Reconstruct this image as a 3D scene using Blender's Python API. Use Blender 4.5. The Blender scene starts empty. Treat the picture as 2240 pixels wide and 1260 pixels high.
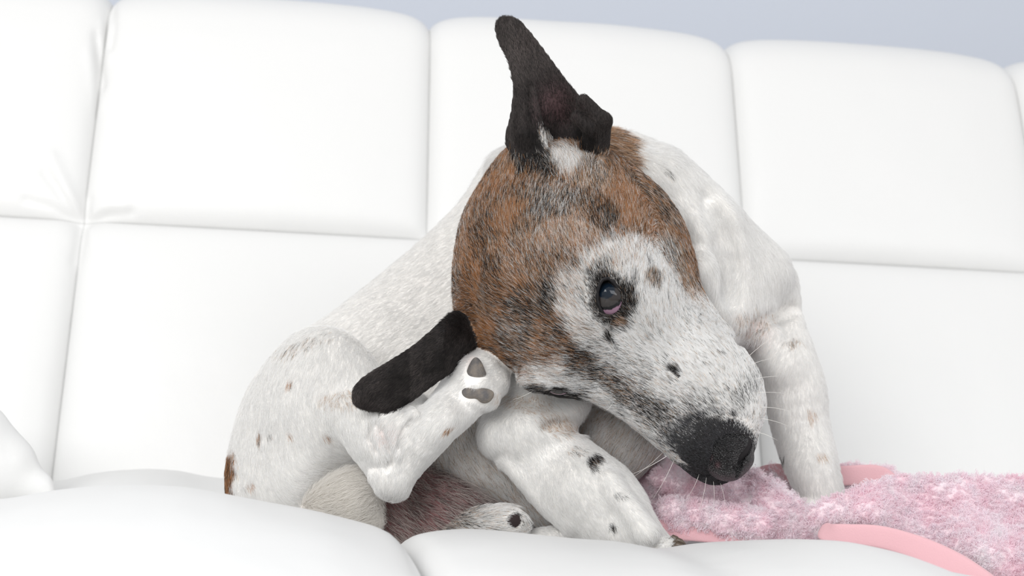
import bpy, math, random
import numpy as np
from mathutils import Matrix, Vector
random.seed(7); rng = np.random.default_rng(7)
SC = bpy.context.scene; COL = SC.collection

# ------------------------------------------------------------------ camera, world, lights
F = 3111.0                                     # focal length in pixels of the 2240 px wide frame
CAM = np.array([0.0, 0.0, 0.58])               # the seat lies at about z = 0.45
cam_d = bpy.data.cameras.new('camera'); cam = bpy.data.objects.new('camera', cam_d); COL.objects.link(cam)
cam_d.sensor_width = 36.0; cam_d.lens = F * 36.0 / 2240.0; cam_d.clip_start = 0.02
PITCH, ROLL = math.radians(3.0), math.radians(2.5)
Rm = (Matrix.Rotation(math.radians(90) + PITCH, 4, 'X') @ Matrix.Rotation(ROLL, 4, 'Z'))
cam.matrix_world = Matrix.Translation(Vector(CAM)) @ Rm
cam_d.dof.use_dof = True; cam_d.dof.focus_distance = 0.955; cam_d.dof.aperture_fstop = 9.0
SC.camera = cam
R3 = np.array(Rm.to_3x3())

w = bpy.data.worlds.new('world'); SC.world = w; w.use_nodes = True
bg = w.node_tree.nodes['Background']; bg.inputs[0].default_value = (0.985, 0.99, 1.0, 1); bg.inputs[1].default_value = 0.68

def area(name, loc, target, size, power, color=(1, 1, 1)):
    l = bpy.data.lights.new(name, 'AREA'); l.shape = 'RECTANGLE'; l.size = size[0]; l.size_y = size[1]
    l.energy = power; l.color = color
    o = bpy.data.objects.new(name, l); COL.objects.link(o); o.location = loc
    o.rotation_euler = (Vector(target) - Vector(loc)).to_track_quat('-Z', 'Y').to_euler(); return o
area('key_light', (-0.75, -0.9, 1.45), (0.1, 1.0, 0.6), (1.4, 1.1), 34, (1, 0.995, 0.985))  # broad soft key added from the front left, not a window
area('side_light', (1.5, -0.7, 1.5), (0.1, 1.1, 0.6), (1.0, 1.0), 12, (0.975, 0.985, 1))

SC.view_settings.view_transform = 'Standard'; SC.view_settings.look = 'None'
SC.view_settings.gamma = 1.0; SC.view_settings.exposure = 0.0; SC.view_settings.use_curve_mapping = False

# ------------------------------------------------------------------ helpers
def P(px, py, wd):
    """pixel + depth offset (pixel units at 1 m, positive = farther) -> world point(s)"""
    px = np.asarray(px, float); py = np.asarray(py, float); wd = np.asarray(wd, float)
    d = 1.0 + wd / F
    c = np.stack([(px - 1120) / F * d, -(py - 630) / F * d, -d], -1)
    return c @ R3.T + CAM

def lin(c):
    c = np.asarray(c, float) / 255.0
    return np.where(c <= 0.04045, c / 12.92, ((c + 0.055) / 1.055) ** 2.4)

def mesh_obj(name, V, Fc, mat=None, parent=None, smooth=True, kind=None):
    me = bpy.data.meshes.new(name)
    V = np.asarray(V, dtype=np.float32)
    if isinstance(Fc, np.ndarray) and Fc.ndim == 2:
        k = Fc.shape[1]
        me.vertices.add(len(V)); me.vertices.foreach_set('co', V.ravel())
        me.loops.add(Fc.size); me.loops.foreach_set('vertex_index', Fc.ravel().astype(np.int32))
        me.polygons.add(len(Fc)); me.polygons.foreach_set('loop_start', np.arange(0, Fc.size, k, dtype=np.int32))
        me.update(calc_edges=True); me.validate()
    else:
        me.from_pydata([tuple(v) for v in V], [], [tuple(f) for f in Fc]); me.update()
    if smooth: me.polygons.foreach_set('use_smooth', [True] * len(me.polygons))
    o = bpy.data.objects.new(name, me); COL.objects.link(o)
    if mat: me.materials.append(mat)
    if parent: o.parent = parent
    if kind: o['kind'] = kind
    return o

def set_col(o, C, name='Col'):
    a = o.data.attributes.new(name, 'FLOAT_COLOR', 'POINT')
    C4 = np.ones((len(C), 4), np.float32); C4[:, :3] = C
    a.data.foreach_set('color', C4.ravel())

def empty(name, loc, label, cat):
    o = bpy.data.objects.new(name, None); COL.objects.link(o); o.location = loc; o.empty_display_size = .05
    o['label'] = label; o['category'] = cat; return o

def rel(parent, V): return np.asarray(V) - np.array(parent.location)

def noise3(p, scale, seed=0, octaves=3):
    """cheap value noise on (n,3) points"""
    p = np.asarray(p, float) / scale; out = np.zeros(len(p)); amp = 1; tot = 0
    for oc in range(octaves):
        q = p * (2 ** oc) + seed * 17.3 + oc * 5.1
        i = np.floor(q).astype(np.int64); f = q - i; f = f * f * (3 - 2 * f); v = 0
        for dx in (0, 1):
            for dy in (0, 1):
                for dz in (0, 1):
                    n = (i[:, 0] + dx) * 73856093 ^ (i[:, 1] + dy) * 19349663 ^ (i[:, 2] + dz) * 83492791 ^ (seed * 9973)
                    n = (n ^ (n >> 13)) * 1274126177 & 0x7fffffff; n = (n ^ (n >> 16)) & 0xffff
                    v = v + n / 65535.0 * (f[:, 0] if dx else 1 - f[:, 0]) * (f[:, 1] if dy else 1 - f[:, 1]) * (f[:, 2] if dz else 1 - f[:, 2])
        out += amp * (v * 2 - 1); tot += amp; amp *= .5
    return out / tot

# ---- materials
def mat(name, color=None, rough=.5, attr=None, spec=.5, bump=None, sheen=0, coat=0, sss=0, sss_r=(.01, .006, .004), tint=None):
    m = bpy.data.materials.new(name); m.use_nodes = True; nt = m.node_tree; b = nt.nodes['Principled BSDF']
    if color is not None: b.inputs['Base Color'].default_value = (*color, 1)
    b.inputs['Roughness'].default_value = rough; b.inputs['Specular IOR Level'].default_value = spec
    b.inputs['Sheen Weight'].default_value = sheen; b.inputs['Coat Weight'].default_value = coat
    if sss:
        b.inputs['Subsurface Weight'].default_value = sss; b.inputs['Subsurface Radius'].default_value = sss_r
        b.inputs['Subsurface Scale'].default_value = 1.0
    if attr:
        a = nt.nodes.new('ShaderNodeAttribute'); a.attribute_name = attr; nt.links.new(a.outputs['Color'], b.inputs['Base Color'])
    if tint:                                   # (noise scale, low colour, high colour)
        tc = nt.nodes.new('ShaderNodeTexCoord')
        n = nt.nodes.new('ShaderNodeTexNoise'); n.inputs['Scale'].default_value = tint[0]; n.inputs['Detail'].default_value = 4
        r = nt.nodes.new('ShaderNodeValToRGB'); r.color_ramp.elements[0].position = .35; r.color_ramp.elements[1].position = .65
        r.color_ramp.elements[0].color = (*tint[1], 1); r.color_ramp.elements[1].color = (*tint[2], 1)
        nt.links.new(tc.outputs['Object'], n.inputs['Vector']); nt.links.new(n.outputs['Fac'], r.inputs[0]); nt.links.new(r.outputs[0], b.inputs['Base Color'])
    if bump:                                   # list of (kind, scale, strength, distance)
        prev = None; tc = nt.nodes.new('ShaderNodeTexCoord')
        for kind, sc, st, dist in bump:
            if kind == 'v':
                n = nt.nodes.new('ShaderNodeTexVoronoi'); n.inputs['Scale'].default_value = sc; out = n.outputs['Distance']
            else:
                n = nt.nodes.new('ShaderNodeTexNoise'); n.inputs['Scale'].default_value = sc; n.inputs['Detail'].default_value = 5; out = n.outputs['Fac']
            nt.links.new(tc.outputs['Object'], n.inputs['Vector'])
            bp = nt.nodes.new('ShaderNodeBump'); bp.inputs['Strength'].default_value = st; bp.inputs['Distance'].default_value = dist
            nt.links.new(out, bp.inputs['Height'])
            if prev: nt.links.new(prev.outputs[0], bp.inputs['Normal'])
            prev = bp
        nt.links.new(prev.outputs[0], b.inputs['Normal'])
    return m

M_leather = mat('white_leatherette', (.80, .80, .793), rough=.42, spec=.35, bump=[('n', 14, .25, .006), ('v', 700, .12, .0004)])
M_base = mat('sofa_base', (.80, .80, .79), rough=.5, spec=.3)
M_wall = mat('wall_paint', (.66, .70, .78), rough=.8, spec=.2, bump=[('n', 180, .1, .001)])
M_floor = mat('pale_floor', (.5, .46, .4), rough=.45, tint=(3, (.45, .40, .34), (.58, .53, .46)))
M_skin = mat('dog_coat', rough=.75, attr='Col', spec=.25)
M_fur = mat('fur_strands', rough=.5, attr='Col', spec=.35)
def translucent(m, fac):
    nt = m.node_tree; b = nt.nodes['Principled BSDF']; o = nt.nodes['Material Output']; t = nt.nodes.new('ShaderNodeBsdfTranslucent'); x = nt.nodes.new('ShaderNodeMixShader')
    x.inputs[0].default_value = fac; a = nt.nodes['Attribute']; nt.links.new(a.outputs['Color'], t.inputs['Color'])
    nt.links.new(b.outputs[0], x.inputs[1]); nt.links.new(t.outputs[0], x.inputs[2]); nt.links.new(x.outputs[0], o.inputs['Surface'])
translucent(M_fur, .40)
M_fleece = mat('pink_fleece', rough=.9, attr='Col', spec=.1, sheen=.25, bump=[('n', 260, .6, .003)])
M_pile = mat('fleece_pile', rough=.8, attr='Col', spec=.15)
translucent(M_pile, .35)
M_binding = mat('pink_binding', lin((222, 176, 182)), rough=.75, spec=.2, sheen=.3, bump=[('n', 900, .3, .0006)])
M_nose = mat('nose_leather', rough=.33, attr='Col', spec=.6, bump=[('v', 800, 1., .0022), ('n', 220, .5, .0015)])
M_pad = mat('pad_leather', (.085, .08, .078), rough=.7, spec=.35, bump=[('v', 1500, .6, .0005), ('n', 300, .3, .0008)], tint=(160, (.11, .105, .105), (.22, .19, .16)))
M_eye = mat('eye_surface', rough=.03, attr='Col', spec=.38)
M_lid = mat('eye_rim', (.010, .009, .010), rough=.4, spec=.25)
M_claw = mat('claw_horn', (.10, .075, .055), rough=.35)
M_whisk = mat('whisker_hair', (.75, .72, .68), rough=.4)

# ---- outlines and volumes
def spline(pts, n=6):
    p = np.array(pts, float); out = []; m = len(p)
    for i in range(m):
        a, b, c, d = p[i - 1], p[i], p[(i + 1) % m], p[(i + 2) % m]
        for t in np.arange(n) / n:
            out.append(.5 * ((2 * b) + (c - a) * t + (2 * a - 5 * b + 4 * c - d) * t * t + (3 * b - a - 3 * c + d) * t ** 3))
    return np.array(out)

def poly_sd(poly, X, Y):
    """signed distance, positive inside"""
    best = np.full(X.shape, 1e18); wn = np.zeros(X.shape, bool); m = len(poly)
    for i in range(m):
        x1, y1 = poly[i]; x2, y2 = poly[(i + 1) % m]; dx, dy = x2 - x1, y2 - y1
        t = np.clip(((X - x1) * dx + (Y - y1) * dy) / (dx * dx + dy * dy + 1e-9), 0, 1)
        best = np.minimum(best, (X - x1 - t * dx) ** 2 + (Y - y1 - t * dy) ** 2)
        if y1 != y2:
            c = ((y1 > Y) != (y2 > Y)) & (X < dx * (Y - y1) / dy + x1); wn ^= c
    d = np.sqrt(best); return np.where(wn, d, -d)

def blur2(A, n=2):
    for _ in range(n):
        B = np.pad(A, 1, mode='edge')
        A = (B[:-2, 1:-1] + B[2:, 1:-1] + B[1:-1, :-2] + B[1:-1, 2:] + 2 * B[1:-1, 1:-1]) / 6
    return A

def tps(ctrl, X, Y):
    """smooth interpolation of (x, y, value) control points"""
    c = np.array(ctrl, float)
    if len(c) == 1: return np.full(X.shape, c[0, 2])
    num = 0; den = 0
    for x, y, v in c:
        wgt = 1.0 / (((X - x) ** 2 + (Y - y) ** 2) + 900.0) ** 1.3
        num = num + wgt * v; den = den + wgt
    return num / den

class Vol:
    def __init__(s, b, vox):
        s.b = b; s.vx = vox
        s.x = np.arange(b[0], b[1], vox, dtype=np.float32); s.y = np.arange(b[2], b[3], vox, dtype=np.float32); s.w = np.arange(b[4], b[5], vox, dtype=np.float32)
        s.F = np.full((len(s.x), len(s.y), len(s.w)), 200.0, np.float32); s.id = np.zeros(s.F.shape, np.uint8)
    def sl(s, lo, hi):
        r = []
        for a, l, h in zip((s.x, s.y, s.w), lo, hi):
            i0 = max(0, int((l - a[0]) / s.vx)); i1 = min(len(a), int((h - a[0]) / s.vx) + 2); r.append(slice(i0, max(i1, i0)))
        return tuple(r)
    def join(s, S, f, k, pid):
        g = s.F[S]; f = f.astype(np.float32)
        if pid is not None:
            m = f < g; I = s.id[S]; I[m] = pid
        h = np.maximum(k - np.abs(g - f), 0) / k
        s.F[S] = np.minimum(g, f) - h * h * k * .25
    def cut(s, S, f, k):
        g = s.F[S]; f = -f.astype(np.float32)
        h = np.maximum(k - np.abs(g - f), 0) / k
        s.F[S] = np.maximum(g, f) + h * h * k * .25
    def inflate(s, outline, ctrl, kap=1.0, k=12, pid=0, cap=None, sub=5, extra=0):
        """round solid whose outline is given; ctrl = centre depths; kap scales the thickness; cap limits the radius (soft slabs)"""
        poly = spline(outline, sub); m = 40 + k
        lo, hi = poly.min(0) - m, poly.max(0) + m
        S2 = s.sl((lo[0], lo[1], s.w[0]), (hi[0], hi[1], s.w[-1]))
        X, Y = np.meshgrid(s.x[S2[0]], s.y[S2[1]], indexing='ij')
        D = poly_sd(poly, X, Y); Dp = np.where(D > 0, D, 0)
        if cap: Dp = cap * np.tanh(Dp / cap)
        A = np.where(D > 0, Dp ** 2, -1e6)
        W = int(Dp.max() / s.vx) + 2 + int(m / s.vx); W = min(W, 90)
        def dil(A, B, ax):
            best = np.full(A.shape, -1e9); R = np.zeros(A.shape); n = A.shape[ax]
            for o in range(-W, W + 1):
                if abs(o) >= n: continue
                src = [slice(None)] * 2; dst = [slice(None)] * 2
                src[ax] = slice(max(0, o), n + min(0, o)); dst[ax] = slice(max(0, -o), n + min(0, -o))
                v = A[tuple(src)] - (o * s.vx) ** 2; bb = best[tuple(dst)]; mm = v > bb
                bb[mm] = v[mm]; rr = R[tuple(dst)]; rr[mm] = B[tuple(src)][mm]
            return best, R
        h2, R = dil(A, Dp, 1); h2, R = dil(h2, R, 0)
        h2 = blur2(h2, 2); R = np.maximum(blur2(R, 4), 3)
        w0 = tps(ctrl, X, Y); t = R.max() * kap + m
        S = s.sl((lo[0], lo[1], w0.min() - t), (hi[0], hi[1], w0.max() + t)); Wd = s.w[S[2]]
        q = ((Wd[None, None] - w0[..., None]) / kap) ** 2 + (R * R - h2)[..., None]
        f = np.sqrt(np.maximum(q, 0)) - R[..., None] - extra
        if kap < 1: f = f * (.5 + .5 * kap)
        s.join(S, f, k, pid)
    def shell(s, outline, w0f, thick, k=8, pid=0, edge=14):
        poly = spline(outline, 5); m = 30
        lo, hi = poly.min(0) - m, poly.max(0) + m
        S2 = s.sl((lo[0], lo[1], s.w[0]), (hi[0], hi[1], s.w[-1]))
        X, Y = np.meshgrid(s.x[S2[0]], s.y[S2[1]], indexing='ij')
        D = poly_sd(poly, X, Y); w0 = w0f(X, Y)
        gx, gy = np.gradient(w0, s.vx); sl_ = np.sqrt(1 + gx * gx + gy * gy)
        e = np.clip(D / edge, 0, 1); h = thick * np.sqrt(1 - (1 - e) ** 2)
        S = s.sl((lo[0], lo[1], w0.min() - thick - 30), (hi[0], hi[1], w0.max() + thick + 30)); Wd = s.w[S[2]]
        a = np.abs(Wd[None, None] - w0[..., None]) / sl_[..., None]
        f = np.where(D[..., None] > 0, a - h[..., None], np.sqrt(a * a + (np.minimum(D, 0) ** 2)[..., None]))
        s.join(S, f, k, pid)
    def cone(s, a, b, ra, rb, k=12, pid=None, cut=False, kap=1.0):
        a = np.array(a, float); b = np.array(b, float); r = max(ra, rb) + k + 20
        S = s.sl(np.minimum(a, b) - r, np.maximum(a, b) + r)
        X = s.x[S[0]][:, None, None]; Y = s.y[S[1]][None, :, None]; Z = s.w[S[2]][None, None]
        d = b - a; L = (d * d).sum() + 1e-9
        t = np.clip(((X - a[0]) * d[0] + (Y - a[1]) * d[1] + (Z - a[2]) * d[2]) / L, 0, 1)
        f = np.sqrt((X - a[0] - t * d[0]) ** 2 + (Y - a[1] - t * d[1]) ** 2 + ((Z - a[2] - t * d[2]) / kap) ** 2) - (ra + (rb - ra) * t)
        s.cut(S, f, k) if cut else s.join(S, f, k, pid)
    def ell(s, c, r, ang=0, k=12, pid=None, cut=False):
        R = max(r) + k + 16; c = np.array(c, float)
        S = s.sl(c - R, c + R)
        X = s.x[S[0]][:, None, None] - c[0]; Y = s.y[S[1]][None, :, None] - c[1]; Z = s.w[S[2]][None, None] - c[2]
        ca, sa = math.cos(math.radians(ang)), math.sin(math.radians(ang))
        U = (X * ca + Y * sa) / r[0]; V = (-X * sa + Y * ca) / r[1]; Z = Z / r[2]
        f = (np.sqrt(U * U + V * V + Z * Z) - 1) * min(r)
        s.cut(S, f, k) if cut else s.join(S, f, k, pid)
    def front(s, px, py):
        """depth of the first surface met at a pixel"""
        c = s.F[int(round((px - s.x[0]) / s.vx)), int(round((py - s.y[0]) / s.vx))]
        i = int(np.argmax(c < 0)); return float(s.w[i])
    def mesh(s):
        ins = s.F < 0
        c = np.zeros(tuple(n - 1 for n in ins.shape), np.uint8)
        for dx in (0, 1):
            for dy in (0, 1):
                for dz in (0, 1):
                    c += ins[dx:ins.shape[0] - 1 + dx, dy:ins.shape[1] - 1 + dy, dz:ins.shape[2] - 1 + dz]
        act = np.argwhere((c > 0) & (c < 8)); del c
        idx = np.full(tuple(n - 1 for n in ins.shape), -1, np.int32); idx[tuple(act.T)] = np.arange(len(act))
        pos = np.zeros((len(act), 3)); cnt = np.zeros(len(act))
        cor = [(i, j, k) for i in (0, 1) for j in (0, 1) for k in (0, 1)]
        val = {q: s.F[act[:, 0] + q[0], act[:, 1] + q[1], act[:, 2] + q[2]].astype(float) for q in cor}
        for q in cor:
            for ax in range(3):
                if q[ax]: continue
                r = list(q); r[ax] = 1; r = tuple(r); a, b = val[q], val[r]; m = (a < 0) != (b < 0)
                t = a[m] / (a[m] - b[m]); p = np.tile(np.array(q, float), (m.sum(), 1)); p[:, ax] += t
                pos[m] += p; cnt[m] += 1
        pos = (act + pos / cnt[:, None]) * s.vx + np.array([s.x[0], s.y[0], s.w[0]])
        ids = s.id[tuple(act.T)]
        Fc = []
        for ax in range(3):
            a = [slice(1, -1)] * 3; b = [slice(1, -1)] * 3; a[ax] = slice(0, -1); b[ax] = slice(1, None)
            A, B = ins[tuple(a)], ins[tuple(b)]; e = np.argwhere(A != B); inside = A[tuple(e.T)]
            off = np.array([1, 1, 1]); off[ax] = 0; e = e + off
            u, v = (ax + 1) % 3, (ax + 2) % 3; U = np.eye(3, dtype=int)[u]; Vv = np.eye(3, dtype=int)[v]
            q = [idx[tuple((e - U - Vv).T)], idx[tuple((e - Vv).T)], idx[tuple(e.T)], idx[tuple((e - U).T)]]
            q = np.stack(q, 1); q[~inside] = q[~inside][:, ::-1]; Fc.append(q)
        # px,py,w has y down: handedness flips twice against (x, up, towards camera), so order holds for world after P
        return pos, np.concatenate(Fc), ids

def tube(pts, radii, seg=6):
    pts = np.array(pts, float); V = []; Fc = []; n = len(pts)
    for i in range(n):
        t = pts[min(i + 1, n - 1)] - pts[max(i - 1, 0)]; t /= np.linalg.norm(t) + 1e-12
        a = np.cross(t, (0.31, 0.2, .93)); a /= np.linalg.norm(a); b = np.cross(t, a)
        for j in range(seg):
            an = 2 * math.pi * j / seg; V.append(pts[i] + radii[i] * (math.cos(an) * a + math.sin(an) * b))
    for i in range(n - 1):
        for j in range(seg):
            k = (j + 1) % seg; Fc.append((i * seg + j, i * seg + k, (i + 1) * seg + k, (i + 1) * seg + j))
    Fc.append(tuple(range(seg))[::-1]); Fc.append(tuple((n - 1) * seg + j for j in range(seg)))
    return V, Fc

# ------------------------------------------------------------------ room
YAW = math.radians(7.8); LEAN = math.radians(20)
e1 = np.array([math.cos(YAW), math.sin(YAW), 0.0]); en = np.array([-math.sin(YAW), math.cos(YAW), 0.0])
e2 = np.array([0, 0, math.cos(LEAN)]) + math.sin(LEAN) * en
eb = np.cross(e1, e2)                                              # towards the room
if eb @ en > 0: eb = -eb
O = P(1150, 1062, 0.355 * F)                                        # foot of the backrest

wc = O + en * .75
def quad(name, c, a, b, m):
    V = [c - a - b, c + a - b, c + a + b, c - a + b]
    o = mesh_obj(name, V, [(0, 1, 2, 3)], m, smooth=False); o['kind'] = 'structure'; return o
wcz = wc.copy(); wcz[2] = 1.3
quad('wall_back', wcz, e1 * 3.2, np.array([0, 0, 1.3]), M_wall)
fcz = wc - en * 1.6; fcz[2] = 0
quad('floor', fcz, e1 * 3.2, en * 1.6, M_floor)

# ------------------------------------------------------------------ sofa
sofa_at = O + en * .0; sofa_at = np.array([O[0], O[1] - .2, 0.0])
sofa = empty('sofa', sofa_at, 'white tufted leatherette sofa with square stitched panels that the dog sits on', 'sofa')

def plane_uv(px, py):
    """where the ray through a pixel meets the backrest plane, in metres along / up the plane"""
    d = (P(px, py, 0) - CAM); t = ((O - CAM) @ eb) / (d @ eb); q = CAM + t * d - O
    return q @ e1, q @ e2
cols = [plane_uv(x, y)[0] for x, y in ((183, 482), (933, 505), (1623, 460))]
du = cols[2] - cols[1]
cols = [cols[0] - 2 * du, cols[0] - du] + cols + [cols[2] + du * 1.0, cols[2] + 2 * du, cols[2] + 3 * du]
vmid = np.mean([plane_uv(x, y)[1] for x, y in ((183, 487), (1740, 566), (2230, 598))])
vtop = np.mean([plane_uv(x, y)[1] for x, y in ((955, 40), (1605, 96), (2222, 148))]) + .017

def grid_mesh(Q, closed_back=None):
    nu, nv = Q.shape[:2]; V = Q.reshape(-1, 3); i = np.arange(nu * nv).reshape(nu, nv)
    Fc = np.stack([i[:-1, :-1], i[1:, :-1], i[1:, 1:], i[:-1, 1:]], -1).reshape(-1, 4)
    if closed_back is not None:
        n = len(V); V = np.concatenate([V, closed_back.reshape(-1, 3)]); Fb = Fc[:, ::-1] + n
        rim = np.concatenate([i[:, 0], i[-1, 1:], i[-2::-1, -1], i[0, -2:0:-1]]); r2 = np.roll(rim, -1)
        Fr = np.stack([rim + n, r2 + n, r2, rim], -1)
        Fc = np.concatenate([Fc, Fb, Fr])
    return V, Fc

BUL = .020
def uvl(pts): return np.array([plane_uv(x, y) for x, y in pts])
# creases by the left seam and round its tuft: (line, height, width)
creases = [(uvl([(247, 20), (252, 70), (244, 118)]), -.0045, .0035), (uvl([(232, 60), (236, 110), (232, 150)]), .0035, .006), (uvl([(212, 90), (219, 140), (228, 200)]), -.0045, .0035), (uvl([(200, 130), (208, 190), (216, 250)]), .0025, .006),
           (uvl([(118, 360), (150, 425), (178, 478)]), .0035, .006), (uvl([(104, 392), (140, 440), (172, 480)]), -.003, .004), (uvl([(60, 448), (120, 462), (172, 486)]), -.003, .004), (uvl([(196, 440), (192, 470), (188, 484)]), -.003, .004),
           (uvl([(200, 486), (240, 476), (290, 474)]), -.0035, .0035), (uvl([(205, 470), (235, 462), (275, 466)]), .003, .006), (uvl([(182, 500), (178, 540), (168, 580)]), -.003, .005), (uvl([(196, 500), (205, 530), (212, 570)]), .0015, .006)]
def back_panel(ci, row):
    u0, u1 = cols[ci], cols[ci + 1]
    v0, v1 = (-.10, vmid) if row == 0 else (vmid, vtop + .10)
    nu, nv = 110, 100
    def spread(n): t = np.linspace(0, 1, n); return .5 * t + .5 * (.5 - .5 * np.cos(t * math.pi))
    A, B = np.meshgrid(u0 + spread(nu) * (u1 - u0), v0 + spread(nv) * (v1 - v0), indexing='ij')
    du_ = np.minimum(A - u0, u1 - A); dv_ = np.minimum(B - v0, v1 - B) if row == 0 else (B - v0)
    def pr(d): return .72 * (1 - np.exp(-d / .0075)) + .28 * (1 - np.exp(-d / .045))
    crown = np.clip((B - (vtop - .07)) / .08, 0, 1) * (row == 1)
    h = BUL * (1 - .45 * crown) * np.minimum(pr(du_) , 1) * pr(dv_) + .007 * np.sin((A - u0) / (u1 - u0) * math.pi) * np.sin(np.clip((B - v0) / (min(v1, vtop) - v0), 0, 1) * math.pi)
    fade = np.clip(du_ / .004, 0, 1) * np.clip(dv_ / .004, 0, 1)
    for ln, amp, wd in creases:
        if ci not in (1, 2): break
        d = np.full(A.shape, 9.)
        for k in range(len(ln) - 1):
            p, q = ln[k], ln[k + 1]; t = np.clip(((A - p[0]) * (q - p)[0] + (B - p[1]) * (q - p)[1]) / ((q - p) @ (q - p)), 0, 1)
            d = np.minimum(d, np.hypot(A - p[0] - t * (q - p)[0], B - p[1] - t * (q - p)[1]))
        h = h + amp * np.exp(-(d / wd) ** 2) * fade
    if ci in (1, 2): h = h - .006 * np.exp(-(np.hypot(A - cols[2], B - vmid) / .014) ** 2)
    h = h + .0016 * noise3(np.stack([A.ravel(), B.ravel(), A.ravel() * 0], 1), .09, 3 + ci, 2).reshape(A.shape) * np.clip(h / BUL, 0, 1)
    rr = .055; s_ = np.clip(B - (vtop - rr), 0, None); ang = np.minimum(s_ / rr, 1.9)
    Bc = np.minimum(B, vtop - rr) + rr * np.sin(ang) + crown * (.013 * (1 - np.exp(-du_ / .03)) - .006); hc = -rr * (1 - np.cos(ang))
    Q = O + A[..., None] * e1 + (Bc + h * np.sin(ang))[..., None] * e2 + (hc + h * np.cos(ang))[..., None] * eb
    iu = np.clip(A, u0 + .002, u1 - .002)
    Bk = np.clip(B, v0, vtop - .03)
    back = O + iu[..., None] * e1 + Bk[..., None] * e2 - (.03 + .02 * (ang > 0))[..., None] * eb
    V, Fc = grid_mesh(Q, back)
    mesh_obj('backrest_panel', rel(sofa, V), Fc, M_leather, sofa)
for ci in range(len(cols) - 1):
    for row in (0, 1): back_panel(ci, row)
def slab(name, c, hx, hy, hz, ax, ay, az, m, parent, bev=.02):
    V = []
    for i in (-1, 1):
        for j in (-1, 1):
            for k in (-1, 1): V.append(c + i * hx * ax + j * hy * ay + k * hz * az)
    o = mesh_obj(name, rel(parent, V), [(0, 1, 3, 2), (4, 6, 7, 5), (0, 4, 5, 1), (2, 3, 7, 6), (0, 2, 6, 4), (1, 5, 7, 3)], m, parent, smooth=False)
    b = o.modifiers.new('bevel', 'BEVEL'); b.width = bev; b.segments = 4; return o
ucen = (cols[0] + cols[-1]) / 2; uh = (cols[-1] - cols[0]) / 2
slab('back_frame', O + ucen * e1 + (vtop / 2 - .12) * e2 - .10 * eb, uh, vtop / 2 + .08, .045, e1, e2, eb, M_leather, sofa, .04)
zb = O.copy(); zb[2] = .24
slab('base', zb + ucen * e1 - en * .26, uh, .42, .105, e1, en, np.array([0, 0, 1.]), M_base, sofa)
for su in (-1, 1):
    for sn in (-.58, .06):
        c = zb + (ucen + su * (uh - .1)) * e1 + en * sn; 
        V, Fc = tube([(c[0], c[1], .145), (c[0], c[1], 0)], [.028, .02], 12)
        mesh_obj('leg', rel(sofa, V), Fc, mat('leg_metal', (.6, .6, .6), rough=.25) if su == -1 and sn < 0 else bpy.data.materials['leg_metal'], sofa)

# seat: a near row of padded cushions whose crest hides the dog's feet, and a far row
def seat_cushion(crest, dcrest, dfront, dback, zback, zfront, seam=.012, nx=150, ny=60, wr=0, seed=1, nback=1.0):
    """crest = (pixel x, pixel y) of the highest line; depths in metres from the camera"""
    c = np.array(crest, float); xs = np.linspace(c[0, 0], c[-1, 0], nx)
    # smooth (cubic-ish) interpolation of the crest
    ys = np.interp(xs, c[:, 0], c[:, 1]); ker = np.hanning(9); ker /= ker.sum()
    ysm = np.convolve(np.pad(ys, 4, mode='edge'), ker, 'valid'); ed = np.minimum(np.arange(nx), nx - 1 - np.arange(nx)) / 8.0
    ys = np.where(ed < 1, ys * (1 - ed) + ysm * np.minimum(ed, 1), ysm)
    T = np.linspace(-1, 1, ny); Q = np.zeros((nx, ny, 3))
    top = P(xs, ys, (np.full(nx, dcrest) - 1) * F)
    for j, t in enumerate(T):
        if t < 0: q = np.sin(-t * math.pi / 2); d = dcrest + (dfront - dcrest) * (-t) ; z = zfront; s = (-t) ** 2.4
        else: d = dcrest + (dback - dcrest) * t; z = zback; s = t ** 2.2
        X = P(xs, np.full(nx, 1200.), (np.full(nx, d) - 1) * F)
        lat = top + (X - top) * np.array([1, 1, 0])
        # keep the cushion's sides parallel to the viewing depth of a real cushion, i.e. straight in plan
        lat[:, 0] = top[:, 0] + (d - dcrest) * (-.20)
        zz = top[:, 2] * (1 - s) + (z) * s
        Q[:, j] = np.stack([lat[:, 0], lat[:, 1], zz], 1)
    # padding wrinkles
    n = noise3(Q.reshape(-1, 3) * np.array([1, 1, 0.3]), .085, seed, 2).reshape(nx, ny)
    fade = np.clip((1 - np.abs(T)) * 3, 0, 1)[None]; Q[..., 2] += .0022 * n * fade
    if wr:
        th = noise3(Q.reshape(-1, 3) * np.array([1, .35, 0.3]), .03, seed + 5, 2).reshape(nx, ny); Q[..., 2] += wr * th * fade
    bot = Q.copy(); bot[..., 2] = np.minimum(Q[..., 2] - .02, .335)
    V, Fc = grid_mesh(Q, bot); return mesh_obj('seat_cushion', rel(sofa, V), Fc, M_leather, sofa)
ZB = .425
seat_cushion([(-700, 1140), (-300, 1110), (0, 1096), (110, 1078), (200, 1070), (300, 1068), (400, 1072), (490, 1086), (600, 1108), (700, 1127), (780, 1147), (830, 1160), (860, 1174), (880, 1190), (893, 1210), (898, 1235), (900, 1300), (901, 1420)],
             .80, .52, .99, ZB, .40, seed=2)
seat_cushion([(893, 1420), (894, 1300), (897, 1235), (906, 1213), (925, 1194), (955, 1180), (1000, 1171), (1060, 1166), (1120, 1169), (1200, 1176), (1300, 1186), (1400, 1192), (1450, 1202), (1500, 1216), (1550, 1210), (1600, 1202), (1700, 1199), (1800, 1196), (1900, 1200), (2000, 1221), (2100, 1262), (2300, 1300), (2800, 1330)],
             .80, .52, .99, ZB, .40, seed=4)
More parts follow.
